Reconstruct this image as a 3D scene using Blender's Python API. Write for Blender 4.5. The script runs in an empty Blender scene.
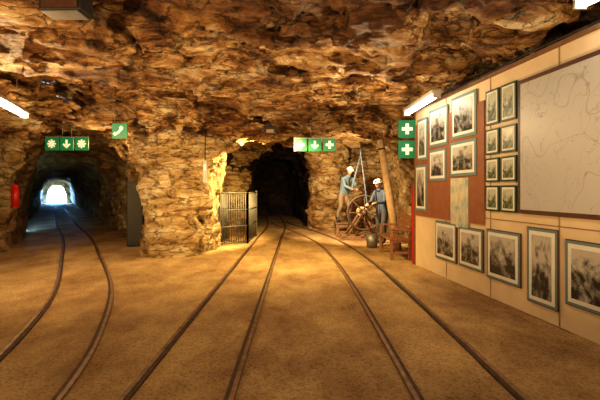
import bpy, bmesh, math, random
import numpy as np
from mathutils import Vector, Matrix
random.seed(3)
S=bpy.context.scene
# ------------------------------------------------------------------ materials
def mat(name, col, rough=0.7, metal=0.0, var=0.15, scale=8.0, bump=0.0, emis=None, es=0.0, coord='Object'):
    m=bpy.data.materials.new(name); m.use_nodes=True
    nt=m.node_tree; N=nt.nodes; L=nt.links
    b=N['Principled BSDF']; b.inputs['Roughness'].default_value=rough; b.inputs['Metallic'].default_value=metal
    tc=N.new('ShaderNodeTexCoord'); nz=N.new('ShaderNodeTexNoise'); nz.inputs['Scale'].default_value=scale; nz.inputs['Detail'].default_value=5
    L.new(tc.outputs[coord],nz.inputs['Vector'])
    r=N.new('ShaderNodeValToRGB'); c=col
    r.color_ramp.elements[0].position=0.3; r.color_ramp.elements[1].position=0.7
    r.color_ramp.elements[0].color=(c[0]*(1-var),c[1]*(1-var),c[2]*(1-var),1)
    r.color_ramp.elements[1].color=(min(1,c[0]*(1+var)),min(1,c[1]*(1+var)),min(1,c[2]*(1+var)),1)
    L.new(nz.outputs['Fac'],r.inputs['Fac']); L.new(r.outputs['Color'],b.inputs['Base Color'])
    if bump:
        bp=N.new('ShaderNodeBump'); bp.inputs['Strength'].default_value=bump; bp.inputs['Distance'].default_value=0.01
        L.new(nz.outputs['Fac'],bp.inputs['Height']); L.new(bp.outputs['Normal'],b.inputs['Normal'])
    if emis:
        b.inputs['Emission Color'].default_value=(*emis,1); b.inputs['Emission Strength'].default_value=es
    return m

def rock_mat(name, cols, patch=(0.5,0.38,0.3)):
    m=bpy.data.materials.new(name); m.use_nodes=True
    nt=m.node_tree; N=nt.nodes; L=nt.links; b=N['Principled BSDF']
    tc=N.new('ShaderNodeTexCoord')
    mp=N.new('ShaderNodeMapping'); mp.inputs['Scale'].default_value=(0.65,1.25,2.0); mp.inputs['Rotation'].default_value=(0.12,0.08,0.3)
    L.new(tc.outputs['Object'],mp.inputs['Vector'])
    def noise(scale,detail,rough,dist=0.0,src=None):
        n=N.new('ShaderNodeTexNoise'); n.inputs['Scale'].default_value=scale; n.inputs['Detail'].default_value=detail
        n.inputs['Roughness'].default_value=rough; n.inputs['Distortion'].default_value=dist
        L.new((src or mp).outputs[0],n.inputs['Vector']); return n
    n1=noise(1.6,13,0.78,0.5)
    r=N.new('ShaderNodeValToRGB'); cr=r.color_ramp
    for i,(p,c) in enumerate(cols):
        e=cr.elements[i] if i<2 else cr.elements.new(p)
        e.position=p; e.color=(*c,1)
    L.new(n1.outputs['Fac'],r.inputs['Fac'])
    n2=noise(0.6,5,0.55)
    r2=N.new('ShaderNodeValToRGB'); r2.color_ramp.elements[0].position=0.40; r2.color_ramp.elements[1].position=0.53
    r2.color_ramp.elements[0].color=(*patch,1); r2.color_ramp.elements[1].color=(1,1,1,1)
    L.new(n2.outputs['Fac'],r2.inputs['Fac'])
    mx=N.new('ShaderNodeMixRGB'); mx.blend_type='MULTIPLY'; mx.inputs[0].default_value=0.9
    L.new(r.outputs[0],mx.inputs[1]); L.new(r2.outputs[0],mx.inputs[2])
    nw=noise(2.4,6,0.65); ad=N.new('ShaderNodeMixRGB'); ad.blend_type='ADD'; ad.inputs[0].default_value=0.7
    L.new(mp.outputs[0],ad.inputs[1]); L.new(nw.outputs['Color'],ad.inputs[2])
    v=N.new('ShaderNodeTexVoronoi'); v.feature='DISTANCE_TO_EDGE'; v.inputs['Scale'].default_value=2.4
    L.new(ad.outputs[0],v.inputs['Vector'])
    rc=N.new('ShaderNodeValToRGB'); rc.color_ramp.elements[0].position=0.0; rc.color_ramp.elements[1].position=0.05
    rc.color_ramp.elements[0].color=(0.08,0.05,0.035,1); rc.color_ramp.elements[1].color=(1,1,1,1)
    L.new(v.outputs['Distance'],rc.inputs['Fac'])
    mx2=N.new('ShaderNodeMixRGB'); mx2.blend_type='MULTIPLY'; mx2.inputs[0].default_value=0.75
    L.new(mx.outputs[0],mx2.inputs[1]); L.new(rc.outputs[0],mx2.inputs[2])
    L.new(mx2.outputs[0],b.inputs['Base Color'])
    b.inputs['Roughness'].default_value=0.55
    v2=N.new('ShaderNodeTexVoronoi'); v2.inputs['Scale'].default_value=6.0; L.new(ad.outputs[0],v2.inputs['Vector'])
    n3=noise(6,13,0.82,0.2)
    mm=N.new('ShaderNodeMath'); mm.operation='MULTIPLY_ADD'; mm.inputs[1].default_value=0.4
    L.new(v2.outputs['Distance'],mm.inputs[0]); L.new(n3.outputs['Fac'],mm.inputs[2])
    mc=N.new('ShaderNodeMath'); mc.operation='MULTIPLY_ADD'; mc.inputs[1].default_value=0.4
    L.new(rc.outputs[0],mc.inputs[0]); L.new(mm.outputs[0],mc.inputs[2])
    bp=N.new('ShaderNodeBump'); bp.inputs['Strength'].default_value=1.0; bp.inputs['Distance'].default_value=0.15
    L.new(mc.outputs[0],bp.inputs['Height']); L.new(bp.outputs['Normal'],b.inputs['Normal'])
    return m
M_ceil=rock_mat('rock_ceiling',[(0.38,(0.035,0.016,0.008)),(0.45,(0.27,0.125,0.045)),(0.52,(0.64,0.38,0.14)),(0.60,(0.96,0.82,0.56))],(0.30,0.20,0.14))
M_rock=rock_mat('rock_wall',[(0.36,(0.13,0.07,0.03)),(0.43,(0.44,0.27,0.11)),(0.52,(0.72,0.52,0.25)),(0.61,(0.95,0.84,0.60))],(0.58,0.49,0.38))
M_drift=rock_mat('rock_drift_shaded',[(0.36,(0.012,0.008,0.006)),(0.43,(0.04,0.026,0.015)),(0.52,(0.075,0.05,0.03)),(0.61,(0.12,0.09,0.06))],(0.6,0.5,0.4))  # wall rock darkened in colour, paints the shade deep in the drift

def floor_mat():
    m=bpy.data.materials.new('packed_dirt'); m.use_nodes=True
    nt=m.node_tree; N=nt.nodes; L=nt.links; b=N['Principled BSDF']; b.inputs['Roughness'].default_value=0.95
    b.inputs['Specular IOR Level'].default_value=0.15
    tc=N.new('ShaderNodeTexCoord')
    mp=N.new('ShaderNodeMapping'); mp.inputs['Scale'].default_value=(1.1,0.7,1); L.new(tc.outputs['Object'],mp.inputs['Vector'])
    n=N.new('ShaderNodeTexNoise'); n.inputs['Scale'].default_value=0.9; n.inputs['Detail'].default_value=10; n.inputs['Roughness'].default_value=0.68
    L.new(mp.outputs[0],n.inputs['Vector'])
    r=N.new('ShaderNodeValToRGB'); r.color_ramp.elements[0].position=0.37; r.color_ramp.elements[1].position=0.61
    r.color_ramp.elements[0].color=(0.33,0.20,0.10,1); r.color_ramp.elements[1].color=(0.66,0.47,0.23,1)
    L.new(n.outputs['Fac'],r.inputs['Fac'])
    n2=N.new('ShaderNodeTexNoise'); n2.inputs['Scale'].default_value=38; n2.inputs['Detail'].default_value=10; n2.inputs['Roughness'].default_value=0.78
    L.new(tc.outputs['Object'],n2.inputs['Vector'])
    r2=N.new('ShaderNodeValToRGB'); r2.color_ramp.elements[0].position=0.38; r2.color_ramp.elements[1].position=0.52
    r2.color_ramp.elements[0].color=(0.42,0.36,0.33,1); r2.color_ramp.elements[1].color=(1,1,1,1)
    L.new(n2.outputs['Fac'],r2.inputs['Fac'])
    mx=N.new('ShaderNodeMixRGB'); mx.blend_type='MULTIPLY'; mx.inputs[0].default_value=0.85
    L.new(r.outputs[0],mx.inputs[1]); L.new(r2.outputs[0],mx.inputs[2]); L.new(mx.outputs[0],b.inputs['Base Color'])
    bp=N.new('ShaderNodeBump'); bp.inputs['Strength'].default_value=1.0; bp.inputs['Distance'].default_value=0.03
    L.new(n2.outputs['Fac'],bp.inputs['Height']); L.new(bp.outputs['Normal'],b.inputs['Normal'])
    return m
M_floor=floor_mat()
M_rail=mat('rail_steel',(0.21,0.125,0.07),0.6,0.15,0.4,12,0.2)
M_groove=mat('dark_dirt',(0.075,0.042,0.024),0.9,0,0.4,15,0.5)
M_ply=mat('plywood_cream',(0.62,0.50,0.34),0.6,0,0.08,3,0.05)
M_seam=mat('seam',(0.28,0.18,0.11),0.8)
M_trim=mat('dark_wood_trim',(0.16,0.085,0.045),0.6,0,0.2,12)
M_brownboard=mat('brown_hardboard',(0.24,0.095,0.045),0.7,0,0.12,6)
M_teal=mat('mat_teal',(0.13,0.20,0.21),0.6,0,0.06)
M_white=mat('white_card',(0.64,0.64,0.60),0.6,0,0.05)
M_dkframe=mat('frame_dark_green',(0.008,0.05,0.03),0.5)
M_woodframe=mat('frame_dark_wood',(0.075,0.033,0.02),0.5,0,0.2,14)
M_black=mat('black_plastic',(0.012,0.011,0.011),0.6)
M_grey=mat('grey_metal',(0.25,0.25,0.25),0.45,0.6,0.1)
M_gate=mat('galvanised_bar',(0.085,0.08,0.07),0.55,0.2,0.2)
M_green=mat('sign_green',(0.0,0.17,0.08),0.45,0,0.03,3,0,(0.0,0.4,0.18),0.04)
M_swhite=mat('sign_white',(0.75,0.82,0.76),0.45,0,0.02,3,0,(0.8,1,0.85),0.15)
M_tube=mat('lamp_tube',(1,1,0.95),0.4,0,0,3,0,(1.0,0.95,0.82),12)
M_housing=mat('lamp_housing',(0.36,0.34,0.31),0.5)
M_red=mat('red_paint',(0.45,0.015,0.01),0.4,0,0.1)
M_bwood=mat('bench_wood',(0.25,0.115,0.055),0.5,0,0.25,14,0.2)
M_timber=mat('raw_timber',(0.62,0.46,0.28),0.75,0,0.2,10,0.4)
M_oldwood=mat('old_wood',(0.17,0.095,0.05),0.8,0,0.3,12,0.4)
M_iron=mat('rusty_iron',(0.10,0.06,0.04),0.6,0.5,0.4,18,0.3)
M_skin=mat('mannequin_skin',(0.50,0.30,0.21),0.5,0,0.06)
M_helmet=mat('white_helmet',(0.82,0.83,0.82),0.3,0,0.04)
M_jkt1=mat('jacket_blue_grey',(0.13,0.20,0.28),0.85,0,0.15)
M_trs1=mat('trousers_tan',(0.22,0.165,0.11),0.85,0,0.15)
M_jkt2=mat('jacket_navy',(0.045,0.065,0.11),0.85,0,0.2)
M_trs2=mat('trousers_dark',(0.04,0.04,0.05),0.85,0,0.2)
M_boot=mat('boot_rubber',(0.02,0.018,0.015),0.6)
M_hair=mat('hair_brown',(0.05,0.025,0.012),0.8)
M_eye=mat('eye_dark',(0.02,0.015,0.01),0.3)
M_lip=mat('lip',(0.35,0.12,0.1),0.5)

def photo_mat(name, lo, hi, seed, sky=True):
    m=bpy.data.materials.new(name); m.use_nodes=True
    nt=m.node_tree; N=nt.nodes; L=nt.links; b=N['Principled BSDF']; b.inputs['Roughness'].default_value=0.35
    tc=N.new('ShaderNodeTexCoord'); mp=N.new('ShaderNodeMapping'); mp.inputs['Location'].default_value=(seed*3.1,seed,seed*1.7)
    L.new(tc.outputs['Generated'],mp.inputs['Vector'])
    n=N.new('ShaderNodeTexNoise'); n.inputs['Scale'].default_value=4.5; n.inputs['Detail'].default_value=8; n.inputs['Distortion'].default_value=0.6; n.inputs['Roughness'].default_value=0.7
    L.new(mp.outputs[0],n.inputs['Vector'])
    v=N.new('ShaderNodeTexVoronoi'); v.inputs['Scale'].default_value=6; v.distance='CHEBYCHEV'; L.new(mp.outputs[0],v.inputs['Vector'])
    sx=N.new('ShaderNodeSeparateXYZ'); L.new(tc.outputs['Generated'],sx.inputs[0])
    a=N.new('ShaderNodeMath'); a.operation='MULTIPLY_ADD'; a.inputs[1].default_value=0.42 if sky else 0.05; L.new(sx.outputs['Z'],a.inputs[0]); L.new(n.outputs['Fac'],a.inputs[2])
    a2=N.new('ShaderNodeMath'); a2.operation='MULTIPLY_ADD'; a2.inputs[1].default_value=0.3; L.new(v.outputs['Distance'],a2.inputs[0]); L.new(a.outputs[0],a2.inputs[2])
    r=N.new('ShaderNodeValToRGB'); r.color_ramp.elements[0].position=0.70 if sky else 0.5; r.color_ramp.elements[1].position=0.95 if sky else 0.75
    r.color_ramp.elements[0].color=(*lo,1); r.color_ramp.elements[1].color=(*hi,1)
    L.new(a2.outputs[0],r.inputs['Fac']); L.new(r.outputs[0],b.inputs['Base Color'])
    return m
PH=[photo_mat('old_photograph_%d'%i,(0.025,0.025,0.023),(0.42,0.41,0.38),i) for i in range(4)]
PHC=photo_mat('colour_photograph',(0.03,0.06,0.03),(0.42,0.44,0.36),7)
def map_mat():
    m=bpy.data.materials.new('mine_map_print'); m.use_nodes=True
    nt=m.node_tree; N=nt.nodes; L=nt.links; b=N['Principled BSDF']; b.inputs['Roughness'].default_value=0.45
    tc=N.new('ShaderNodeTexCoord')
    def line(scale,detail,wd,dist=0.0):
        n=N.new('ShaderNodeTexNoise'); n.inputs['Scale'].default_value=scale; n.inputs['Detail'].default_value=detail; n.inputs['Distortion'].default_value=dist; L.new(tc.outputs['Object'],n.inputs['Vector'])
        w=N.new('ShaderNodeMath'); w.operation='SUBTRACT'; w.inputs[1].default_value=0.5; L.new(n.outputs['Fac'],w.inputs[0])
        ab=N.new('ShaderNodeMath'); ab.operation='ABSOLUTE'; L.new(w.outputs[0],ab.inputs[0])
        r=N.new('ShaderNodeValToRGB'); r.color_ramp.elements[0].position=0.0; r.color_ramp.elements[1].position=wd
        r.color_ramp.elements[0].color=(0.66,0.66,0.66,1); r.color_ramp.elements[1].color=(1,1,1,1); L.new(ab.outputs[0],r.inputs['Fac']); return r
    a=line(1.6,1,0.005); c=line(4.0,3,0.008,0.4)
    mx=N.new('ShaderNodeMixRGB'); mx.blend_type='MULTIPLY'; mx.inputs[0].default_value=1; L.new(a.outputs[0],mx.inputs[1]); L.new(c.outputs[0],mx.inputs[2])
    mx2=N.new('ShaderNodeMixRGB'); mx2.blend_type='MULTIPLY'; mx2.inputs[0].default_value=1; mx2.inputs[2].default_value=(0.42,0.42,0.42,1); L.new(mx.outputs[0],mx2.inputs[1])
    L.new(mx2.outputs[0],b.inputs['Base Color'])
    return m
M_map=map_mat()
M_bluemap=photo_mat('leaflet_map',(0.22,0.33,0.38),(0.55,0.50,0.34),5,False)

# ------------------------------------------------------------------ mesh builder
class MB:
    def __init__(s): s.bm=bmesh.new(); s.mats=[]
    def mi(s,m):
        if m not in s.mats: s.mats.append(m)
        return s.mats.index(m)
    def _fin(s,geom,m,smooth=False):
        i=s.mi(m)
        for f in {f for v in geom for f in v.link_faces}: f.material_index=i; f.smooth=smooth
    def box(s,c,d,m,rot=None,bev=0.0):
        r=bmesh.ops.create_cube(s.bm,size=1.0); vs=r['verts']
        bmesh.ops.scale(s.bm,vec=d,verts=vs)
        if rot is not None: bmesh.ops.rotate(s.bm,cent=(0,0,0),matrix=rot,verts=vs)
        bmesh.ops.translate(s.bm,vec=c,verts=vs); s._fin(vs,m)
        if bev:
            es=list({e for v in vs for e in v.link_edges})
            bmesh.ops.bevel(s.bm,geom=es,offset=bev,segments=2,affect='EDGES',profile=0.5)
    def cyl(s,a,b,r1,m,r2=None,seg=14,smooth=True):
        a=Vector(a);b=Vector(b);d=b-a
        r=bmesh.ops.create_cone(s.bm,cap_ends=True,segments=seg,radius1=r1,radius2=r1 if r2 is None else r2,depth=d.length)
        vs=r['verts']; q=d.to_track_quat('Z','Y').to_matrix()
        bmesh.ops.rotate(s.bm,cent=(0,0,0),matrix=q,verts=vs); bmesh.ops.translate(s.bm,vec=(a+b)/2,verts=vs); s._fin(vs,m,smooth)
    def path(s,pts,r,m,seg=8):
        for i in range(len(pts)-1): s.cyl(pts[i],pts[i+1],r,m,seg=seg)
    def sph(s,c,d,m,rot=None,seg=20):
        r=bmesh.ops.create_uvsphere(s.bm,u_segments=seg,v_segments=seg//2+2,radius=1.0); vs=r['verts']
        bmesh.ops.scale(s.bm,vec=d,verts=vs)
        if rot is not None: bmesh.ops.rotate(s.bm,cent=(0,0,0),matrix=rot,verts=vs)
        bmesh.ops.translate(s.bm,vec=c,verts=vs); s._fin(vs,m,True); return vs
    def torus(s,c,R,r,m,axis='Y',seg=36,ts=8):
        vv=[]
        for i in range(seg):
            a=2*math.pi*i/seg; ring=[]
            for j in range(ts):
                b=2*math.pi*j/ts; rr=R+r*math.cos(b); h=r*math.sin(b)
                p=(rr*math.cos(a),h,rr*math.sin(a)) if axis=='Y' else (h,rr*math.cos(a),rr*math.sin(a))
                ring.append(s.bm.verts.new(Vector(p)+Vector(c)))
            vv.append(ring)
        k=s.mi(m)
        for i in range(seg):
            for j in range(ts):
                f=s.bm.faces.new((vv[i][j],vv[(i+1)%seg][j],vv[(i+1)%seg][(j+1)%ts],vv[i][(j+1)%ts])); f.material_index=k; f.smooth=True
    def mesh(s,me,m,M=None,smooth=True):
        n0=len(s.bm.faces); n1=len(s.bm.verts); s.bm.from_mesh(me); s.bm.faces.ensure_lookup_table(); s.bm.verts.ensure_lookup_table()
        i=s.mi(m); fs=s.bm.faces[n0:]
        for f in fs: f.material_index=i; f.smooth=smooth
        if M is not None: bmesh.ops.transform(s.bm,matrix=M,verts=s.bm.verts[n1:])
        return fs
    def done(s,name,loc=(0,0,0),rz=0.0,rot=None):
        bmesh.ops.recalc_face_normals(s.bm,faces=s.bm.faces)
        me=bpy.data.meshes.new(name); s.bm.to_mesh(me); s.bm.free()
        for m in s.mats: me.materials.append(m)
        o=bpy.data.objects.new(name,me); S.collection.objects.link(o); o.location=loc
        o.rotation_euler=rot if rot else (0,0,rz); return o

# ------------------------------------------------------------------ noise
rng=np.random.RandomState(11)
T=rng.rand(48,48,48).astype(np.float32)*2-1
def vnoise(x,y,z,off=0):
    x=x+off*7.3; y=y+off*3.1; z=z+off*5.7
    xi=np.floor(x).astype(np.int32); yi=np.floor(y).astype(np.int32); zi=np.floor(z).astype(np.int32)
    fx=x-xi; fy=y-yi; fz=z-zi
    fx=fx*fx*(3-2*fx); fy=fy*fy*(3-2*fy); fz=fz*fz*(3-2*fz)
    x0=xi%48;x1=(xi+1)%48;y0=yi%48;y1=(yi+1)%48;z0=zi%48;z1=(zi+1)%48
    a=T[x0,y0,z0]*(1-fx)+T[x1,y0,z0]*fx; b=T[x0,y1,z0]*(1-fx)+T[x1,y1,z0]*fx
    c=T[x0,y0,z1]*(1-fx)+T[x1,y0,z1]*fx; d=T[x0,y1,z1]*(1-fx)+T[x1,y1,z1]*fx
    return ((a*(1-fy)+b*fy)*(1-fz)+(c*(1-fy)+d*fy)*fz)
R6=rng.rand(32,32,32,6).astype(np.float32)
def facets(x,y,z):
    """fractured-rock facets: every Voronoi cell carries its own tilted plane"""
    xi=np.floor(x).astype(np.int32); yi=np.floor(y).astype(np.int32); zi=np.floor(z).astype(np.int32)
    best=np.full(x.shape,1e9,np.float32); val=np.zeros(x.shape,np.float32)
    for a in (-1,0,1):
        for b in (-1,0,1):
            for c in (-1,0,1):
                h=R6[(xi+a)%32,(yi+b)%32,(zi+c)%32]
                dx=x-(xi+a+h[:,0]); dy=y-(yi+b+h[:,1]); dz=z-(zi+c+h[:,2])
                d=dx*dx+dy*dy+dz*dz; m=d<best; best[m]=d[m]
                val[m]=((h[:,3]-.5)*2*dx+(h[:,4]-.5)*2*dy+(h[:,5]-.5)*1.2*dz+(h[:,3]+h[:,5]-1)*0.8)[m]
    return val
def rockdisp(x,y,z):
    u=x*0.96+y*0.25; v=y*0.97-x*0.22+z*0.15; w=z+0.10*x-0.06*y
    wx=0.22*vnoise(u*2.1,v*2.1,w*2.1,9)+0.09*vnoise(u*6,v*6,w*6,12); wy=0.22*vnoise(u*2.1,v*2.1,w*2.1,10)+0.09*vnoise(u*6,v*6,w*6,13)
    d=0.22*vnoise(u*0.5,v*0.85,w*0.8,1)+0.13*vnoise(u*1.1,v*1.7,w*1.8,2)
    q=vnoise(u*0.6,v*1.4,w*1.8,3)+0.5*vnoise(u*1.5,v*3.1,w*3.4,4)+0.25*vnoise(u*4,v*6,w*6,14)+0.10*vnoise(u*9,v*12,w*12,15)
    t=q*2.3; fl=np.floor(t); fr=t-fl; st=(fl+np.clip((fr-0.5)/0.2+0.5,0,1))/2.3
    d+=0.22*st
    cr=np.abs(vnoise(u*0.8+wx,v*1.9+wy,w*1.9,20)); d+=0.22*np.clip(1-cr/0.07,0,1)
    d+=0.17*facets((u+wx)*1.1,(v+wy)*2.0,w*2.1)
    d+=0.06*facets((u+wx)*3.2+5,(v+wy)*5.0,w*5.2)
    d+=0.02*vnoise(u*9,v*12,w*14,8)
    return d

# ------------------------------------------------------------------ cave SDF (positive = air)
def seg2(X,Y,pts):
    best=np.full(X.shape,1e9,np.float32)
    for (ax,ay),(bx,by) in zip(pts[:-1],pts[1:]):
        dx,dy=bx-ax,by-ay; t=np.clip(((X-ax)*dx+(Y-ay)*dy)/(dx*dx+dy*dy),0,1)
        best=np.minimum(best,np.hypot(X-ax-t*dx,Y-ay-t*dy))
    return best
def smin(a,b,k): h=np.clip(0.5+0.5*(b-a)/k,0,1); return b*(1-h)+a*h-k*h*(1-h)
def smax(a,b,k): return -smin(-a,-b,k)
def arch(l,Z,w,h,p):
    zz=np.maximum(Z,0); return (1-((np.abs(l)/w)**p+(zz/h)**p)**(1/p))*np.minimum(w,h)
LT=[(-4.9,7.6),(-5.45,10),(-7.1,12.8),(-11.8,20),(-28.3,46.5)]
def cave(X,Y,Z):
    hc=3.42-0.004*(Y-4)**2*np.where(Y>4,1,0)
    right=3.46-0.1453*Y+0.72-X
    hall=smin(smin(right,hc-Z,0.6),smin(X+8.4,Y+1.8,0.5),0.6)
    # back wall bulges forward at the pillar, foot narrower than the head
    bw=9.5-0.6*np.exp(-((X+3.0)/0.9)**2)-0.35*np.clip(Z-2.2,0,1.0)
    hall=smin(hall,bw-Y,0.5)
    fl=0.22*np.clip((10.0-Y)/1.2,0,1)
    lt=arch(seg2(X,Y,LT),Z,1.46+fl,3.25+0.35*np.clip((12-Y)/2,0,1),3.0)
    op=arch(seg2(X,Y,[(0.40,8.3),(0.40,12.2)]),Z,2.55+fl,3.2+fl*0.4,3.2)
    ch=smin(smin(3.4-X,X+3.3,0.5),smin(Y-10.9,15.7-Y,0.5),0.5); ch=smin(ch,3.25-Z,0.5)
    # rock buttress between dark drift and miners
    ch=np.minimum(ch,np.hypot((X-1.05)/1.0,(Y-15.6)/1.3)-0.8)
    dk=arch(seg2(X,Y,[(-0.75,14),(-0.95,18.5),(-1.6,22.5)]),Z,1.2,3.5,4.0)
    f=smax(hall,lt,0.2); f=smax(f,op,0.15); g=smax(ch,op,0.25); f=smax(f,g,0.02); f=smax(f,dk,0.15)
    return f
xs=np.concatenate([np.arange(-9.8,-5.5,0.07),np.arange(-5.5,3.2,0.045),np.arange(3.2,4.8,0.07)]).astype(np.float32)
ys=np.concatenate([np.arange(-2.6,3,0.12),np.arange(3,10.2,0.04),np.arange(10.2,16.2,0.065),np.arange(16.2,24.2,0.13)]).astype(np.float32)
zs=np.concatenate([np.arange(-0.22,2.2,0.06),np.arange(2.2,4.3,0.04)]).astype(np.float32)
X,Y,Z=np.meshgrid(xs,ys,zs,indexing='ij')
F=cave(X,Y,Z).astype(np.float32)
band=np.abs(F)<0.6
xb,yb,zb=X[band],Y[band],Z[band]
amp=np.clip(0.55+(zb-1.8)*0.5,0.55,1.0)*np.where(yb>10.4,0.8,1.0)
F[band]+= (rockdisp(xb,yb,zb)*amp).astype(np.float32)
del X,Y,Z
nx,ny,nzz=F.shape
ins=F>0
c=np.zeros((nx-1,ny-1,nzz-1),np.int8)
for i in (0,1):
    for j in (0,1):
        for k in (0,1): c+=ins[i:nx-1+i,j:ny-1+j,k:nzz-1+k]
act=(c>0)&(c<8)
idx=np.full(act.shape,-1,np.int32); ci,cj,ck=np.nonzero(act); idx[ci,cj,ck]=np.arange(len(ci))
P=np.zeros((len(ci),3),np.float32); W=np.zeros(len(ci),np.float32)
cor=[(i,j,k) for i in (0,1) for j in (0,1) for k in (0,1)]
for a in cor:
    for b in cor:
        if sum(abs(p-q) for p,q in zip(a,b))!=1 or a>b: continue
        fa=F[ci+a[0],cj+a[1],ck+a[2]]; fb=F[ci+b[0],cj+b[1],ck+b[2]]
        m=(fa>0)!=(fb>0); t=np.where(m,fa/np.where(m,fa-fb,1),0)
        pa=np.stack([xs[ci+a[0]],ys[cj+a[1]],zs[ck+a[2]]],1); pb=np.stack([xs[ci+b[0]],ys[cj+b[1]],zs[ck+b[2]]],1)
        P+=np.where(m[:,None],pa+(pb-pa)*t[:,None],0); W+=m
P/=W[:,None]
quads=[]
def addq(e,I,axis):
    i,j,k=I
    if axis==0: q=[idx[i,j-1,k-1],idx[i,j,k-1],idx[i,j,k],idx[i,j-1,k]]
    elif axis==1: q=[idx[i-1,j,k-1],idx[i-1,j,k],idx[i,j,k],idx[i,j,k-1]]
    else: q=[idx[i-1,j-1,k],idx[i,j-1,k],idx[i,j,k],idx[i-1,j,k]]
    q=np.stack(q,1); q[e]=q[e][:,::-1]; quads.append(q)
d=ins[:-1]!=ins[1:]; d[:,0]=False; d[:,-1]=False; d[:,:,0]=False; d[:,:,-1]=False
I=np.nonzero(d); addq(~ins[I[0]+1,I[1],I[2]],I,0)
d=ins[:,:-1]!=ins[:,1:]; d[0]=False; d[-1]=False; d[:,:,0]=False; d[:,:,-1]=False
I=np.nonzero(d); addq(~ins[I[0],I[1]+1,I[2]],I,1)
d=ins[:,:,:-1]!=ins[:,:,1:]; d[0]=False; d[-1]=False; d[:,0]=False; d[:,-1]=False
I=np.nonzero(d); addq(~ins[I[0],I[1],I[2]+1],I,2)
Q=np.concatenate(quads); Q=Q[(Q>=0).all(1)]
C=P[Q].mean(1)
def ceil_at(x,y,r=0.25):
    m=(np.abs(P[:,0]-x)<r)&(np.abs(P[:,1]-y)<r)&(P[:,2]>2.2)
    return float(P[m,2].min()) if m.any() else 3.3
def rock_obj(name,mask,m):
    q=Q[mask]; u,inv=np.unique(q,return_inverse=True); inv=inv.reshape(q.shape)
    me=bpy.data.meshes.new(name); me.vertices.add(len(u)); me.vertices.foreach_set('co',P[u].ravel())
    me.loops.add(q.size); me.loops.foreach_set('vertex_index',inv.ravel().astype(np.int32))
    me.polygons.add(len(q)); me.polygons.foreach_set('loop_start',np.arange(0,q.size,4,dtype=np.int32))
    me.polygons.foreach_set('loop_total',np.full(len(q),4,np.int32)); me.update(calc_edges=True); me.validate()
    me.materials.append(m)
    me.polygons.foreach_set('use_smooth',np.ones(len(me.polygons),bool))
    o=bpy.data.objects.new(name,me); S.collection.objects.link(o); return o
cz=C[:,2]; cx=C[:,0]; cy=C[:,1]
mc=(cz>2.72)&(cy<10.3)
pil=(~mc)&(cx>-4.6)&(cx<-1.6)&(cy>8.0)&(cy<11.3)
rt=(~mc)&(~pil)&(cx>2.0)
lf=(~mc)&(~pil)&(cx<-6.6)
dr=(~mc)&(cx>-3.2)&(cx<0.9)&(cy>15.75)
bk=(~mc)&(~pil)&(~rt)&(~lf)&(~dr)
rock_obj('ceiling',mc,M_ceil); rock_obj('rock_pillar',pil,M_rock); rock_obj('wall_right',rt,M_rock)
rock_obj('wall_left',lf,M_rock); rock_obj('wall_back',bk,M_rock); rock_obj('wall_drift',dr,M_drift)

# long adit to daylight
def resample(pts,step):
    out=[]; 
    for a,b in zip(pts[:-1],pts[1:]):
        a=Vector((*a,0));b=Vector((*b,0)); n=max(1,int((b-a).length/step))
        for i in range(n): out.append(a.lerp(b,i/n))
    out.append(Vector((*pts[-1],0))); return out
tp=resample([(-8.2,14.46),(-11.8,20),(-28.3,46.5)],0.35)
vs=[];fs=[];NA=26
for i,p in enumerate(tp):
    dd=(tp[min(i+1,len(tp)-1)]-tp[max(i-1,0)]).normalized(); n=Vector((dd.y,-dd.x,0))
    w0,h0=(1.95,3.45) if i<8 else ((1.5,2.75) if i<len(tp)-4 else (0.95,2.15))
    for j in range(NA):
        a=math.pi*j/(NA-1); ca,sa=math.cos(a),math.sin(a)
        e=2/3.2; x=math.copysign(abs(ca)**e,ca)*w0; z=abs(sa)**e*h0-0.15
        vs.append(p+n*x+Vector((0,0,z)))
A=np.array([tuple(v) for v in vs],dtype=np.float32); dn=0.55*rockdisp(A[:,0],A[:,1],A[:,2])
for i,v in enumerate(vs):
    p=tp[i//NA]; o=(v-Vector((p.x,p.y,1.2))); kk=1.0 if i//NA<len(tp)-4 else 0.5; vs[i]=v+o.normalized()*float(dn[i])*kk
for i in range(len(tp)-1):
    for j in range(NA-1): fs.append((i*NA+j,i*NA+j+1,(i+1)*NA+j+1,(i+1)*NA+j))
me=bpy.data.meshes.new('wall_tunnel'); me.from_pydata(vs,[],fs); me.materials.append(M_rock)
for f in me.polygons: f.use_smooth=True
o=bpy.data.objects.new('wall_tunnel',me); S.collection.objects.link(o)

# ------------------------------------------------------------------ floor
fx=np.concatenate([np.arange(-45,-10,1.0),np.arange(-10,5.01,0.1)]); fy=np.concatenate([np.arange(-3,12,0.1),np.arange(12,25,0.25),np.arange(25,65,1.0)])
GX,GY=np.meshgrid(fx,fy,indexing='ij')
GZ=0.014*vnoise(GX*0.9,GY*0.9,GX*0,2)+0.006*vnoise(GX*4,GY*4,GX*0,5)
co=np.stack([GX,GY,GZ],2).reshape(-1,3); n1,n2=len(fx),len(fy)
ii,jj=np.meshgrid(np.arange(n1-1),np.arange(n2-1),indexing='ij'); a=(ii*n2+jj).ravel()
me=bpy.data.meshes.new('floor'); me.from_pydata(co.tolist(),[],np.stack([a,a+n2,a+n2+1,a+1],1).tolist()); me.materials.append(M_floor)
for f in me.polygons: f.use_smooth=True
S.collection.objects.link(bpy.data.objects.new('floor',me))

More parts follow.
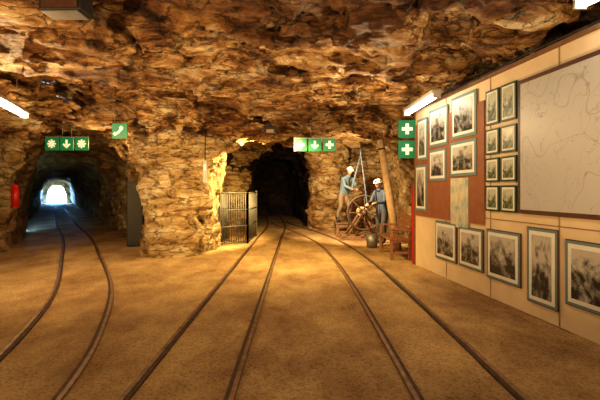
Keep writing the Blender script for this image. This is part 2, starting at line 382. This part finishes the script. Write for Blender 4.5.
# ------------------------------------------------------------------ rails
def catmull(P,n=12):
    P=[Vector((*p,0)) for p in P]; P=[2*P[0]-P[1]]+P+[2*P[-1]-P[-2]]; out=[]
    for i in range(1,len(P)-2):
        for k in range(n):
            t=k/n; a,b,c_,d_=P[i-1:i+3]
            out.append(0.5*((2*b)+(c_-a)*t+(2*a-5*b+4*c_-d_)*t*t+(3*b-a-3*c_+d_)*t**3))
    out.append(P[-2]); return out
def sweep(mb,cl,off,prof,m):
    rows=[]
    for i,p in enumerate(cl):
        dd=(cl[min(i+1,len(cl)-1)]-cl[max(i-1,0)]).normalized(); n=Vector((dd.y,-dd.x,0))
        rows.append([mb.bm.verts.new(p+n*(off+u)+Vector((0,0,w))) for u,w in prof])
    k=mb.mi(m)
    for r0,r1 in zip(rows[:-1],rows[1:]):
        for j in range(len(prof)):
            j2=(j+1)%len(prof); f=mb.bm.faces.new((r0[j],r0[j2],r1[j2],r1[j])); f.material_index=k
G=0.39
def track(pts):
    cl=catmull(pts); mb=MB()
    for s in (-1,1):
        sweep(mb,cl,s*G,[(-0.020,-0.03),(-0.020,0.017),(-0.015,0.023),(0.015,0.023),(0.020,0.017),(0.020,-0.03)],M_rail)
        sweep(mb,cl,s*(G-0.038),[(-0.019,-0.02),(-0.015,0.0135),(0.015,0.0135),(0.019,-0.02)],M_groove)
    return mb.done('railway_track')
track([(-0.86,-1.2),(-0.87,1.5),(-0.89,4),(-0.92,8),(-0.95,12),(-1.0,17),(-1.5,22.3)])
track([(1.22,-1.2),(1.22,1.5),(1.22,4),(1.2,6),(1.13,8.2),(0.9,11),(0.45,13.3),(-0.1,15.3),(-0.7,17.3),(-1.02,19)])
track([(-1.75,-1.2),(-1.85,1),(-2.1,2.8),(-2.5,4.2),(-3.3,6.1),(-4.75,8.7),(-7.1,12.7),(-11.8,20),(-28.2,46.4)])

# ------------------------------------------------------------------ partition with exhibits
U=1/1.0105; RZ=math.atan2(-U,0.1453*U)
def wpos(y,z,off): return (3.462-0.1453*y-U*off, y-0.1453*U*off, z)
L0=1.0105
mb=MB(); y0,y1=0.2,8.0; ln=(y1-y0)*L0
mb.box((0,0.05,1.54),(ln,0.08,3.08),M_ply)
for i in range(8):
    x=-ln/2+0.01+i*1.22
    if x<ln/2: mb.box((x,0.007,1.54),(0.012,0.01,3.06),M_seam)
mb.box((0,0.007,1.10),(ln,0.01,0.012),M_seam)
mb.box((0,0.03,3.09),(ln,0.10,0.05),M_trim)
mb.box((-ln/2-0.012,0.05,1.55),(0.03,0.11,3.1),M_trim)
mb.done('wall_partition',wpos((y0+y1)/2,0,0),RZ)
def panel(name,ya,yb,z0,z1,layers,off=0.0):
    """layers: list of (border, thickness, material)"""
    w=(yb-ya)*L0; h=z1-z0; mb=MB(); d=0
    for b,t,m in layers:
        mb.box((0,-d-t/2,0),(w-2*b,t,h-2*b),m); d+=t
    return mb.done(name,wpos((ya+yb)/2,(z0+z1)/2,off),RZ)
panel('display_board',5.70,7.97,1.0,2.78,[(0,0.014,M_brownboard)])
O=0.015
pp=[(7.42,7.84,2.07,2.86,0),(6.68,7.34,2.27,2.94,1),(5.87,6.56,2.32,2.99,2),(7.45,7.92,1.10,1.98,3),(6.74,7.34,1.66,2.22,0),(5.87,6.60,1.72,2.27,1)]
for i,(a,b,z0,z1,k) in enumerate(pp):
    panel('framed_photo',a,b,z0,z1,[(0,0.014,M_teal),(0.045,0.003,M_white),(0.09,0.003,PH[k])],O)
panel('leaflet_poster',6.09,6.60,0.90,1.69,[(0,0.006,M_bluemap)],O)
for z0,z1 in [(2.40,2.88),(1.99,2.34),(1.61,1.94),(1.21,1.56)]:
    for a,b in [(5.37,5.65),(5.03,5.32)]:
        panel('framed_print',a,b,z0,z1,[(0,0.02,M_dkframe),(0.025,0.003,M_white),(0.05,0.003,PHC)],0)
panel('mine_plan',3.15,4.98,1.21,2.85,[(0,0.03,M_woodframe),(0.05,0.003,M_map)],0)
for a,b,z0,z1,k in [(6.43,7.12,.31,.96,2),(5.72,6.35,.31,.93,1),(4.95,5.63,.28,.96,3),(4.36,4.83,.17,1.06,0),(3.6,4.26,.29,.98,2)]:
    panel('framed_photo',a,b,z0,z1,[(0,0.018,M_woodframe),(0.010,0.004,M_teal),(0.04,0.003,M_white),(0.085,0.003,PH[k])],0)
mb=MB(); mb.box((0,0,0.8),(0.12,0.10,1.6),M_red,bev=0.01); mb.box((0,-0.055,1.3),(0.07,0.01,0.25),M_swhite); mb.done('red_post',(2.34,8.12,0))
mb=MB(); mb.path([wpos(y,3.135+0.01*math.sin(y*3),0.02) for y in np.linspace(0.4,8.0,18)],0.016,M_black); mb.done('cable_conduit')

# ------------------------------------------------------------------ signs
def sign_box(mb,cx,cz,s,kind):
    mb.box((cx,0,cz),(s,0.03,s),M_green)
    f=-0.018
    if kind=='cross':
        mb.box((cx,f,cz),(s*0.62,0.006,s*0.2),M_swhite); mb.box((cx,f-0.001,cz),(s*0.2,0.006,s*0.62),M_swhite)
    elif kind=='arrow':
        mb.box((cx,f,cz+s*0.1),(s*0.16,0.006,s*0.42),M_swhite)
        for q in (-1,1): mb.box((cx+q*s*0.12,f,cz-s*0.15),(s*0.4,0.006,s*0.13),M_swhite,Matrix.Rotation(q*math.radians(-45),3,'Y'))
    elif kind=='star':
        for a in range(4): mb.box((cx,f-0.0005*a,cz),(s*0.66,0.006,s*0.13),M_swhite,Matrix.Rotation(math.radians(45*a),3,'Y'))
    elif kind=='phone':
        mb.box((cx,f,cz),(s*0.5,0.006,s*0.16),M_swhite,Matrix.Rotation(math.radians(-45),3,'Y'))
        for q in (-1,1): mb.box((cx+q*s*0.2-0.1*s,f-0.001,cz+q*s*0.2),(s*0.2,0.006,s*0.22),M_swhite,Matrix.Rotation(math.radians(-45),3,'Y'))
def sign(name,loc,kinds,s,gap,rz=0,hang=0.4,vert=False):
    mb=MB(); n=len(kinds)
    if hang: hang=max(0.05,min(hang,ceil_at(loc[0],loc[1],0.15)-loc[2]-s/2+0.06))
    for i,k in enumerate(kinds):
        cx=0 if vert else (i-(n-1)/2)*(s+gap); cz=-(i*(s+gap)) if vert else 0
        sign_box(mb,cx,cz,s,k)
    if hang and not vert:
        for q in (-1,1): mb.cyl((q*s*0.35,0.0,s/2),(q*s*0.35,0.0,s/2+hang),0.005,M_grey,seg=6)
    if not vert and n>1: mb.box((0,0,s/2+0.006),(n*s+gap*2,0.035,0.012),M_grey)
    mb.done(name,loc,rz)
sign('emergency_exit_sign',(0.32,8.6,2.47),['cross','arrow','cross'],0.275,0.04,hang=1.0)
sign('emergency_exit_sign',(-5.30,9.1,2.55),['star','arrow','star'],0.30,0.04,hang=1.0)
sign('emergency_phone_sign',(-3.78,8.4,2.74),['phone'],0.32,0,hang=0.8)
sign('first_aid_sign',(2.14,8.0,2.72),['cross','cross'],0.35,0.06,hang=0,vert=True)

# ------------------------------------------------------------------ lamps
def fluo(name,a,b):
    a=Vector(a);b=Vector(b);d=(b-a); n=d.normalized(); mb=MB(); L_=d.length
    rot=n.to_track_quat('Y','Z').to_matrix(); c_=(a+b)/2
    mb.box(c_+Vector((0,0,0.06)),(0.16,L_,0.06),M_housing,rot,0.01)
    mb.cyl(a+n*0.03,b-n*0.03,0.04,M_tube)
    for e in (a,b): mb.box(e+Vector((0,0,0.015)),(0.12,0.03,0.11),M_housing,rot)
    for t in (0.2,0.8):
        p=a.lerp(b,t)+Vector((0,0,0.08)); h=max(0.04,ceil_at(p.x,p.y,0.1)-p.z+0.03); mb.cyl(p,p+Vector((0,0,h)),0.006,M_grey,seg=6)
    mb.done(name)
fluo('fluorescent_lamp',(-4.35,5.4,2.84),(-4.75,6.9,2.78))
fluo('fluorescent_lamp',(2.12,6.2,2.97),(2.06,7.7,2.97))
fluo('fluorescent_lamp',(2.72,3.0,3.18),(2.66,3.8,3.26))
mb=MB()
mb.box((0,0,0),(0.38,0.22,0.22),M_black,bev=0.02); mb.box((0,-0.02,-0.115),(0.32,0.18,0.012),M_grey); mb.box((0,-0.114,-0.01),(0.31,0.008,0.14),M_woodframe)
fh=max(0.14,ceil_at(-2.1,3.6)-3.16+0.02)
for q in (-1,1): mb.cyl((q*0.15,0,0.1),(q*0.15,0,fh),0.012,M_grey)
mb.done('floodlight',(-2.1,3.6,3.18))
sz=min(2.78,ceil_at(-0.64,8.6,0.2)-0.12)
mb=MB(); mb.box((0,0,0),(0.26,0.14,0.17),M_black,bev=0.015); mb.box((0,-0.075,-0.02),(0.16,0.01,0.07),M_seam); mb.box((0,0.02,0.1),(0.05,0.05,0.1),M_black); mb.done('loudspeaker',(-0.64,8.6,sz))
mb=MB(); mb.box((0,0,0),(0.09,0.06,0.5),M_housing,bev=0.012); mb.cyl((0,0,0.25),(0,0.02,0.95),0.01,M_black); mb.box((0,-0.035,0.1),(0.05,0.01,0.14),M_white); mb.done('junction_box',(-2.1,8.85,1.9))

# ------------------------------------------------------------------ gate: mesh cage
mb=MB(); H_=1.42
def barpanel(a,b):
    a=Vector(a);b=Vector(b);d=b-a;L_=d.length
    for z in (0.06,0.5,0.95,H_): mb.cyl(a+Vector((0,0,z)),b+Vector((0,0,z)),0.018,M_gate,seg=8)
    n=max(2,int(L_/0.075))
    for i in range(n+1):
        p=a+d*i/n; mb.cyl(p+Vector((0,0,0.03)),p+Vector((0,0,H_)),0.012,M_gate,seg=6)
    for e in (a,b): mb.box((e.x,e.y,H_/2+0.03),(0.055,0.055,H_+0.06),M_gate)
barpanel((0,0,0),(0.72,0.70,0)); barpanel((0.72,0.70,0),(0.78,2.4,0)); barpanel((0.05,0.05,0),(0.0,1.6,0))
mb.box((0.6,0.53,0.8),(0.08,0.08,0.14),M_iron)
mb.done('metal_gate',(-2.2,10.6,0.0))
# ------------------------------------------------------------------ bench
mb=MB(); LB=1.25
for i in range(4): mb.box((-0.02+i*0.105-0.2,0,0.44),(0.09,LB,0.035),M_bwood,bev=0.006)
for z in (0.62,0.75,0.88): mb.box((0.21+ (z-0.6)*0.15,0,z),(0.025,LB,0.10),M_bwood,bev=0.006)
for s in (-1,1):
    y=s*(LB/2-0.06)
    mb.box((-0.19,y,0.215),(0.06,0.06,0.43),M_bwood); mb.box((0.2,y,0.215),(0.06,0.06,0.43),M_bwood)
    mb.box((0.225,y,0.68),(0.05,0.05,0.55),M_bwood,Matrix.Rotation(0.13,3,'Y'))
    mb.box((0,y,0.40),(0.42,0.05,0.06),M_bwood); mb.box((0,y,0.15),(0.38,0.04,0.05),M_bwood)
    mb.box((0.0,y,0.66),(0.44,0.06,0.04),M_bwood); mb.box((-0.19,y,0.55),(0.05,0.05,0.22),M_bwood)
mb.done('wooden_bench',(2.14,9.1,0.012))
mb=MB(); mb.cyl((0.45,0,0.0),(0.0,0,2.75),0.10,M_timber,r2=0.085,seg=16)
mb.cyl((0.37,0,0.5),(0.364,0,0.54),0.102,M_iron,seg=16); mb.cyl((0.04,0,2.5),(0.034,0,2.54),0.092,M_iron,seg=16)
mb.done('timber_prop',(1.99,9.95,0))
mb=MB(); mb.cyl((0,0,0),(0,0,0.48),0.085,M_red,seg=20); mb.sph((0,0,0.48),(0.085,0.085,0.06),M_red); mb.cyl((0,0,0.5),(0,0,0.6),0.02,M_black)
mb.box((0.03,0,0.61),(0.14,0.02,0.02),M_black); mb.path([(0.02,0,0.57),(0.12,0,0.5),(0.13,0,0.2)],0.012,M_black); mb.box((0,0.09,0.3),(0.1,0.02,0.5),M_grey)
mb.done('fire_extinguisher',(-6.62,9.3,1.1))
mb=MB(); mb.box((0,0,0.87),(0.40,0.36,1.70),M_black,bev=0.015); mb.box((0,-0.185,0.9),(0.34,0.01,1.55),M_boot); mb.box((0.14,-0.195,0.95),(0.03,0.02,0.14),M_black); mb.box((0,0,0.03),(0.38,0.32,0.06),M_black)
mb.done('metal_cabinet',(-4.42,10.75,0.0),0.3)

# ------------------------------------------------------------------ winch
mb=MB()
for y in (-0.3,0.3): mb.box((0,y,0.06),(1.3,0.10,0.12),M_oldwood,bev=0.01)
for x in (-0.55,0,0.55): mb.box((x,0,0.14),(0.12,0.75,0.06),M_oldwood,bev=0.01)
for y in (-0.28,0.28):
    for s in (-1,1): mb.cyl((s*0.42,y,0.15),(0.05,y,0.85),0.035,M_oldwood,seg=8)
    mb.box((0.05,y,0.83),(0.16,0.08,0.14),M_iron,bev=0.01)
mb.cyl((0.05,-0.55,0.83),(0.05,0.4,0.83),0.025,M_iron)
mb.cyl((0.05,-0.22,0.83),(0.05,0.22,0.83),0.13,M_oldwood,seg=20)
for k in range(7): mb.torus((0.05,-0.18+0.06*k,0.83),0.14,0.018,M_timber,seg=24,ts=6)
mb.torus((0.05,-0.42,0.83),0.50,0.032,M_iron,seg=48)
mb.cyl((0.05,-0.47,0.83),(0.05,-0.37,0.83),0.08,M_iron)
for k in range(8):
    a=k*math.pi/4; mb.cyl((0.05,-0.42,0.83),(0.05+0.5*math.cos(a),-0.42,0.83+0.5*math.sin(a)),0.018,M_iron,seg=8)
mb.path([(-0.35,0.3,0.16),(-0.3,0.3,0.9),(-0.16,0.3,1.52)],0.022,M_iron); mb.cyl((-0.16,0.16,1.53),(-0.16,0.46,1.53),0.022,M_oldwood)
mb.done('mine_winch',(1.85,12.2,0.0))
mb=MB()
for i in range(5): mb.box((-0.30+i*0.15,0,0.43),(0.14,0.85,0.04),M_oldwood,bev=0.005)
for x in (-0.3,0.3):
    for y in (-0.36,0.36): mb.box((x,y,0.205),(0.09,0.09,0.41),M_oldwood)
for y in (-0.36,0.36): mb.box((0,y,0.36),(0.7,0.05,0.1),M_oldwood); mb.box((0,y,0.15),(0.6,0.04,0.08),M_oldwood)
mb.done('wooden_platform',(1.5,13.15,0.0))
mb=MB(); mb.cyl((0,0,0),(0,0,0.34),0.13,M_grey,r2=0.17,seg=20)
mb.path([(0.16*math.cos(t),0,0.34+0.16*math.sin(t)) for t in np.linspace(0,math.pi,10)],0.008,M_iron); mb.done('bucket',(1.88,10.45,0.01))

# ------------------------------------------------------------------ mannequins
def skin_mesh(verts,edges,radii,sub=2,root=0):
    me=bpy.data.meshes.new('t'); me.from_pydata([tuple(v) for v in verts],edges,[])
    ob=bpy.data.objects.new('t',me); S.collection.objects.link(ob)
    md=ob.modifiers.new('s','SKIN'); md.use_smooth_shade=True
    for i,r in enumerate(radii):
        sv=me.skin_vertices[0].data[i]; sv.radius=r if isinstance(r,tuple) else (r,r); sv.use_root=(i==root)
    m2=ob.modifiers.new('d','SUBSURF'); m2.levels=sub; m2.render_levels=sub
    bpy.context.view_layer.update()
    dg=bpy.context.evaluated_depsgraph_get(); out=bpy.data.meshes.new_from_object(ob.evaluated_get(dg))
    bpy.data.objects.remove(ob); return out
def miner(name,loc,rz,J,jm,tm,headpitch):
    """local frame: figure faces -Y, x = its left"""
    V=Vector
    verts=[J['pel'],J['spi'],J['che'],J['nek'],J['hd0']]; rad=[(0.155,0.12),(0.14,0.105),(0.165,0.115),(0.075,0.07),(0.055,0.055)]
    edges=[(0,1),(1,2),(2,3),(3,4)]
    for s in 'LR':
        i=len(verts); verts+=[J['sh'+s],J['el'+s],(V(J['el'+s])+V(J['wr'+s]))/2,J['wr'+s]]; rad+=[0.072,0.052,0.048,0.038]
        edges+=[(2,i),(i,i+1),(i+1,i+2),(i+2,i+3)]
        i=len(verts); verts+=[J['hp'+s],(V(J['hp'+s])+V(J['kn'+s]))/2,J['kn'+s],(V(J['kn'+s])+V(J['an'+s]))/2+V((0,0.015,0.05)),J['an'+s]]; rad+=[0.10,0.092,0.072,0.07,0.052]
        edges+=[(0,i),(i,i+1),(i+1,i+2),(i+2,i+3),(i+3,i+4)]
    body=skin_mesh(verts,edges,rad)
    mb=MB(); mb.mi(jm); mb.mi(tm)
    fs=mb.mesh(body,jm)
    waist=J['pel'][2]-0.02
    for f in fs:
        c_=f.calc_center_median()
        if c_.z<waist and min((c_-V(J['wr'+s])).length for s in 'LR')>0.3: f.material_index=1
    for s in 'LR':
        a=V(J['an'+s]); d_=V(J.get('toe'+s,(0,-1,0))).normalized()
        bt=skin_mesh([a+V((0,0.0,0.20)),a+V((0,0,0.02)),a-d_*0.05+V((0,0,-0.045)),a+d_*0.09+V((0,0,-0.055)),a+d_*0.19+V((0,0,-0.06))],[(0,1),(1,2),(1,3),(3,4)],[0.066,0.056,0.045,(0.048,0.04),(0.042,0.032)],root=1)
        mb.mesh(bt,M_boot)
        w=V(J['wr'+s]); ar=(w-V(J['el'+s])).normalized(); side=ar.cross(V((0,0,1))).normalized(); up=side.cross(ar).normalized(); dn_=-up
        sg=1 if s=='L' else -1
        palm=skin_mesh([w-ar*0.02,w+ar*0.04,w+ar*0.085],[(0,1),(1,2)],[(0.028,0.024),(0.04,0.02),(0.042,0.019)],sub=2)
        mb.mesh(palm,M_skin)
        for q,(o_,l) in enumerate([(-0.031,0.027),(-0.011,0.031),(0.010,0.029),(0.030,0.023)]):
            b0=w+ar*0.075+side*o_*-sg; p1=b0+ar*l; p2=p1+(ar*0.45+dn_)*l*0.85; p3=p2+(dn_-ar*0.7)*l*0.6
            mb.mesh(skin_mesh([b0,p1,p2,p3],[(0,1),(1,2),(2,3)],[0.0095,0.009,0.0085,0.007],sub=1),M_skin)
        tb=w+ar*0.025+side*sg*0.03; mb.mesh(skin_mesh([tb,tb+ar*0.03+side*sg*0.022+dn_*0.01,tb+ar*0.058+side*sg*0.022+dn_*0.03],[(0,1),(1,2)],[0.012,0.010,0.008],sub=1),M_skin)
        mb.cyl(w-ar*0.035,w+ar*0.005,0.043,jm,r2=0.04,seg=14)
    n0=len(mb.bm.verts)
    hs=mb.sph((0,0,0.12),(0.076,0.095,0.118),M_skin,seg=28)
    for v in hs:
        if v.co.z<0.10: k=(0.10-v.co.z)/0.1; v.co.x*=1-0.28*k; v.co.y=v.co.y*(1-0.12*k)-0.012*k
    nose=skin_mesh([(0,-0.088,0.135),(0,-0.104,0.112),(0,-0.112,0.098),(0.012,-0.098,0.094),(-0.012,-0.098,0.094)],[(0,1),(1,2),(2,3),(2,4)],[0.008,0.010,0.011,0.008,0.008],sub=2,root=2)
    mb.mesh(nose,M_skin)
    for s in (-1,1):
        mb.sph((s*0.030,-0.084,0.130),(0.013,0.009,0.008),M_white,seg=12); mb.sph((s*0.030,-0.092,0.130),(0.006,0.004,0.006),M_eye,seg=10)
        mb.sph((s*0.030,-0.088,0.147),(0.018,0.006,0.004),M_hair,seg=10)
        mb.sph((s*0.077,0.005,0.115),(0.010,0.02,0.032),M_skin,seg=14)
    mb.sph((0,-0.088,0.066),(0.024,0.008,0.005),M_lip,seg=12); mb.sph((0,-0.086,0.058),(0.02,0.008,0.005),M_lip,seg=12)
    mb.sph((0,0.022,0.125),(0.080,0.088,0.098),M_hair,seg=20)
    hv=mb.sph((0,0.005,0.165),(0.105,0.128,0.100),M_helmet,seg=28)
    for v in hv:
        if v.co.z<0.165: v.co.z=0.165-(0.165-v.co.z)*0.08
    mb.sph((0,-0.012,0.166),(0.122,0.158,0.009),M_helmet,seg=28)
    mb.sph((0,0.005,0.175),(0.012,0.128,0.10),M_helmet,seg=20)
    mb.cyl((0,-0.115,0.215),(0,-0.15,0.215),0.026,M_black,seg=16); mb.cyl((0,-0.15,0.215),(0,-0.154,0.215),0.022,M_swhite,seg=16)
    mb.bm.verts.ensure_lookup_table(); hv=mb.bm.verts[n0:]
    M4=Matrix.Translation(V(J['hd0'])+V((0,-0.01,-0.02)))@Matrix.Rotation(headpitch,4,'X')
    bmesh.ops.transform(mb.bm,matrix=M4,verts=hv)
    nk=V(J['nek']); mb.cyl(nk+V((0,0,-0.03)),nk+(V(J['hd0'])-nk)*0.7,0.082,jm,r2=0.07,seg=18)
    return mb.done(name,loc,rz)
J1=dict(pel=(0,0.12,0.96),spi=(0,0.06,1.12),che=(0,-0.08,1.34),nek=(0,-0.15,1.49),hd0=(0,-0.19,1.56),
  shL=(0.17,-0.10,1.41),shR=(-0.17,-0.10,1.41),elL=(0.22,-0.28,1.20),elR=(-0.22,-0.26,1.18),wrL=(0.10,-0.46,1.10),wrR=(-0.08,-0.46,1.08),
  hpL=(0.10,0.12,0.88),hpR=(-0.10,0.12,0.88),knL=(0.12,-0.04,0.50),knR=(-0.12,0.10,0.50),anL=(0.13,-0.04,0.10),anR=(-0.13,0.28,0.10))
miner('miner_mannequin',(1.48,13.0,0.45),math.radians(30),J1,M_jkt1,M_trs1,0.35)
J2=dict(pel=(0,0.08,0.94),spi=(0,0.06,1.10),che=(0,0.0,1.33),nek=(0,-0.04,1.49),hd0=(0,-0.06,1.56),
  shL=(0.18,-0.01,1.42),shR=(-0.18,-0.01,1.42),elL=(0.25,-0.14,1.16),elR=(-0.24,-0.12,1.15),wrL=(0.16,-0.38,1.14),wrR=(-0.15,-0.36,1.10),
  hpL=(0.10,0.08,0.88),hpR=(-0.10,0.08,0.88),knL=(0.12,-0.02,0.50),knR=(-0.12,0.06,0.49),anL=(0.13,0.0,0.10),anR=(-0.13,0.16,0.10))
miner('miner_mannequin',(2.22,11.05,0.01),math.radians(-50),J2,M_jkt2,M_trs2,0.2)

# ------------------------------------------------------------------ lights
def light(name,kind,loc,e,col,size=0.1,tgt=None,**k):
    l=bpy.data.lights.new(name,kind); l.energy=e; l.color=col
    if kind=='AREA': l.size=size
    else: l.shadow_soft_size=size
    for a,b in k.items(): setattr(l,a,b)
    o=bpy.data.objects.new(name,l); S.collection.objects.link(o); o.location=loc
    if tgt: o.rotation_euler=(Vector(tgt)-Vector(loc)).to_track_quat('-Z','Y').to_euler()
    return o
OR=(1.0,0.62,0.27); WA=(1.0,0.73,0.40); NE=(1.0,0.88,0.70); YE=(1.0,0.69,0.26)
light('ceiling_fill_a','SPOT',(-4.3,2.2,0.9),1150,OR,0.05,(-2.6,6.6,3.3),spot_size=math.radians(100),spot_blend=0.8)  # added fill spot outside the view, brightens the left ceiling from below
light('ceiling_fill_b','SPOT',(1.6,0.4,0.9),760,OR,0.05,(1.1,6.0,3.3),spot_size=math.radians(88),spot_blend=0.8)  # second added fill, unseen, lifts the ceiling on the right
light('pillar_key','SPOT',(-0.6,0.8,2.5),900,(1.0,0.70,0.33),0.06,(-3.1,9.0,1.7),spot_size=math.radians(34),spot_blend=0.8)  # added key light out of view, brightens the pillar front
light('lamp_hall','POINT',(-1.2,2.0,2.7),75,WA,0.10)
light('lamp_left','POINT',(-4.5,6.2,2.55),190,(1.0,0.68,0.32),0.05)
light('lamp_right','POINT',(1.1,6.4,2.6),80,WA,0.05)
light('lamp_partition','POINT',(1.0,2.6,2.75),38,NE,0.12)
light('lamp_mid','SPOT',(-0.3,7.9,2.65),560,YE,0.06,(-0.5,9.0,0),spot_size=math.radians(155),spot_blend=0.9)
light('lamp_arch','SPOT',(-0.7,10.6,2.5),1100,YE,0.04,(-2.8,11.4,1.6),spot_size=math.radians(125),spot_blend=0.5)
light('lamp_chamber','SPOT',(0.6,10.3,2.5),950,(1.0,0.72,0.38),0.04,(2.3,13.0,1.2),spot_size=math.radians(110),spot_blend=0.6)
light('lamp_tunnel_left','POINT',(-4.7,9.6,2.6),24,OR,0.05)
W=bpy.data.worlds.new('daylight'); S.world=W; W.use_nodes=True
W.node_tree.nodes['Background'].inputs[0].default_value=(0.20,0.48,1.0,1); W.node_tree.nodes['Background'].inputs[1].default_value=110.0
# ------------------------------------------------------------------ camera
cam=bpy.data.cameras.new('camera'); co=bpy.data.objects.new('camera',cam); S.collection.objects.link(co)
co.location=(0,0,1.5); co.rotation_euler=(math.pi/2,0,0); cam.sensor_width=36; cam.lens=24; cam.shift_y=-10/600; cam.clip_start=0.05; cam.clip_end=200
S.camera=co
S.view_settings.view_transform='Standard'
for lk in ('Medium High Contrast','Standard - Medium High Contrast'):
    try: S.view_settings.look=lk; break
    except Exception as e: print(e)
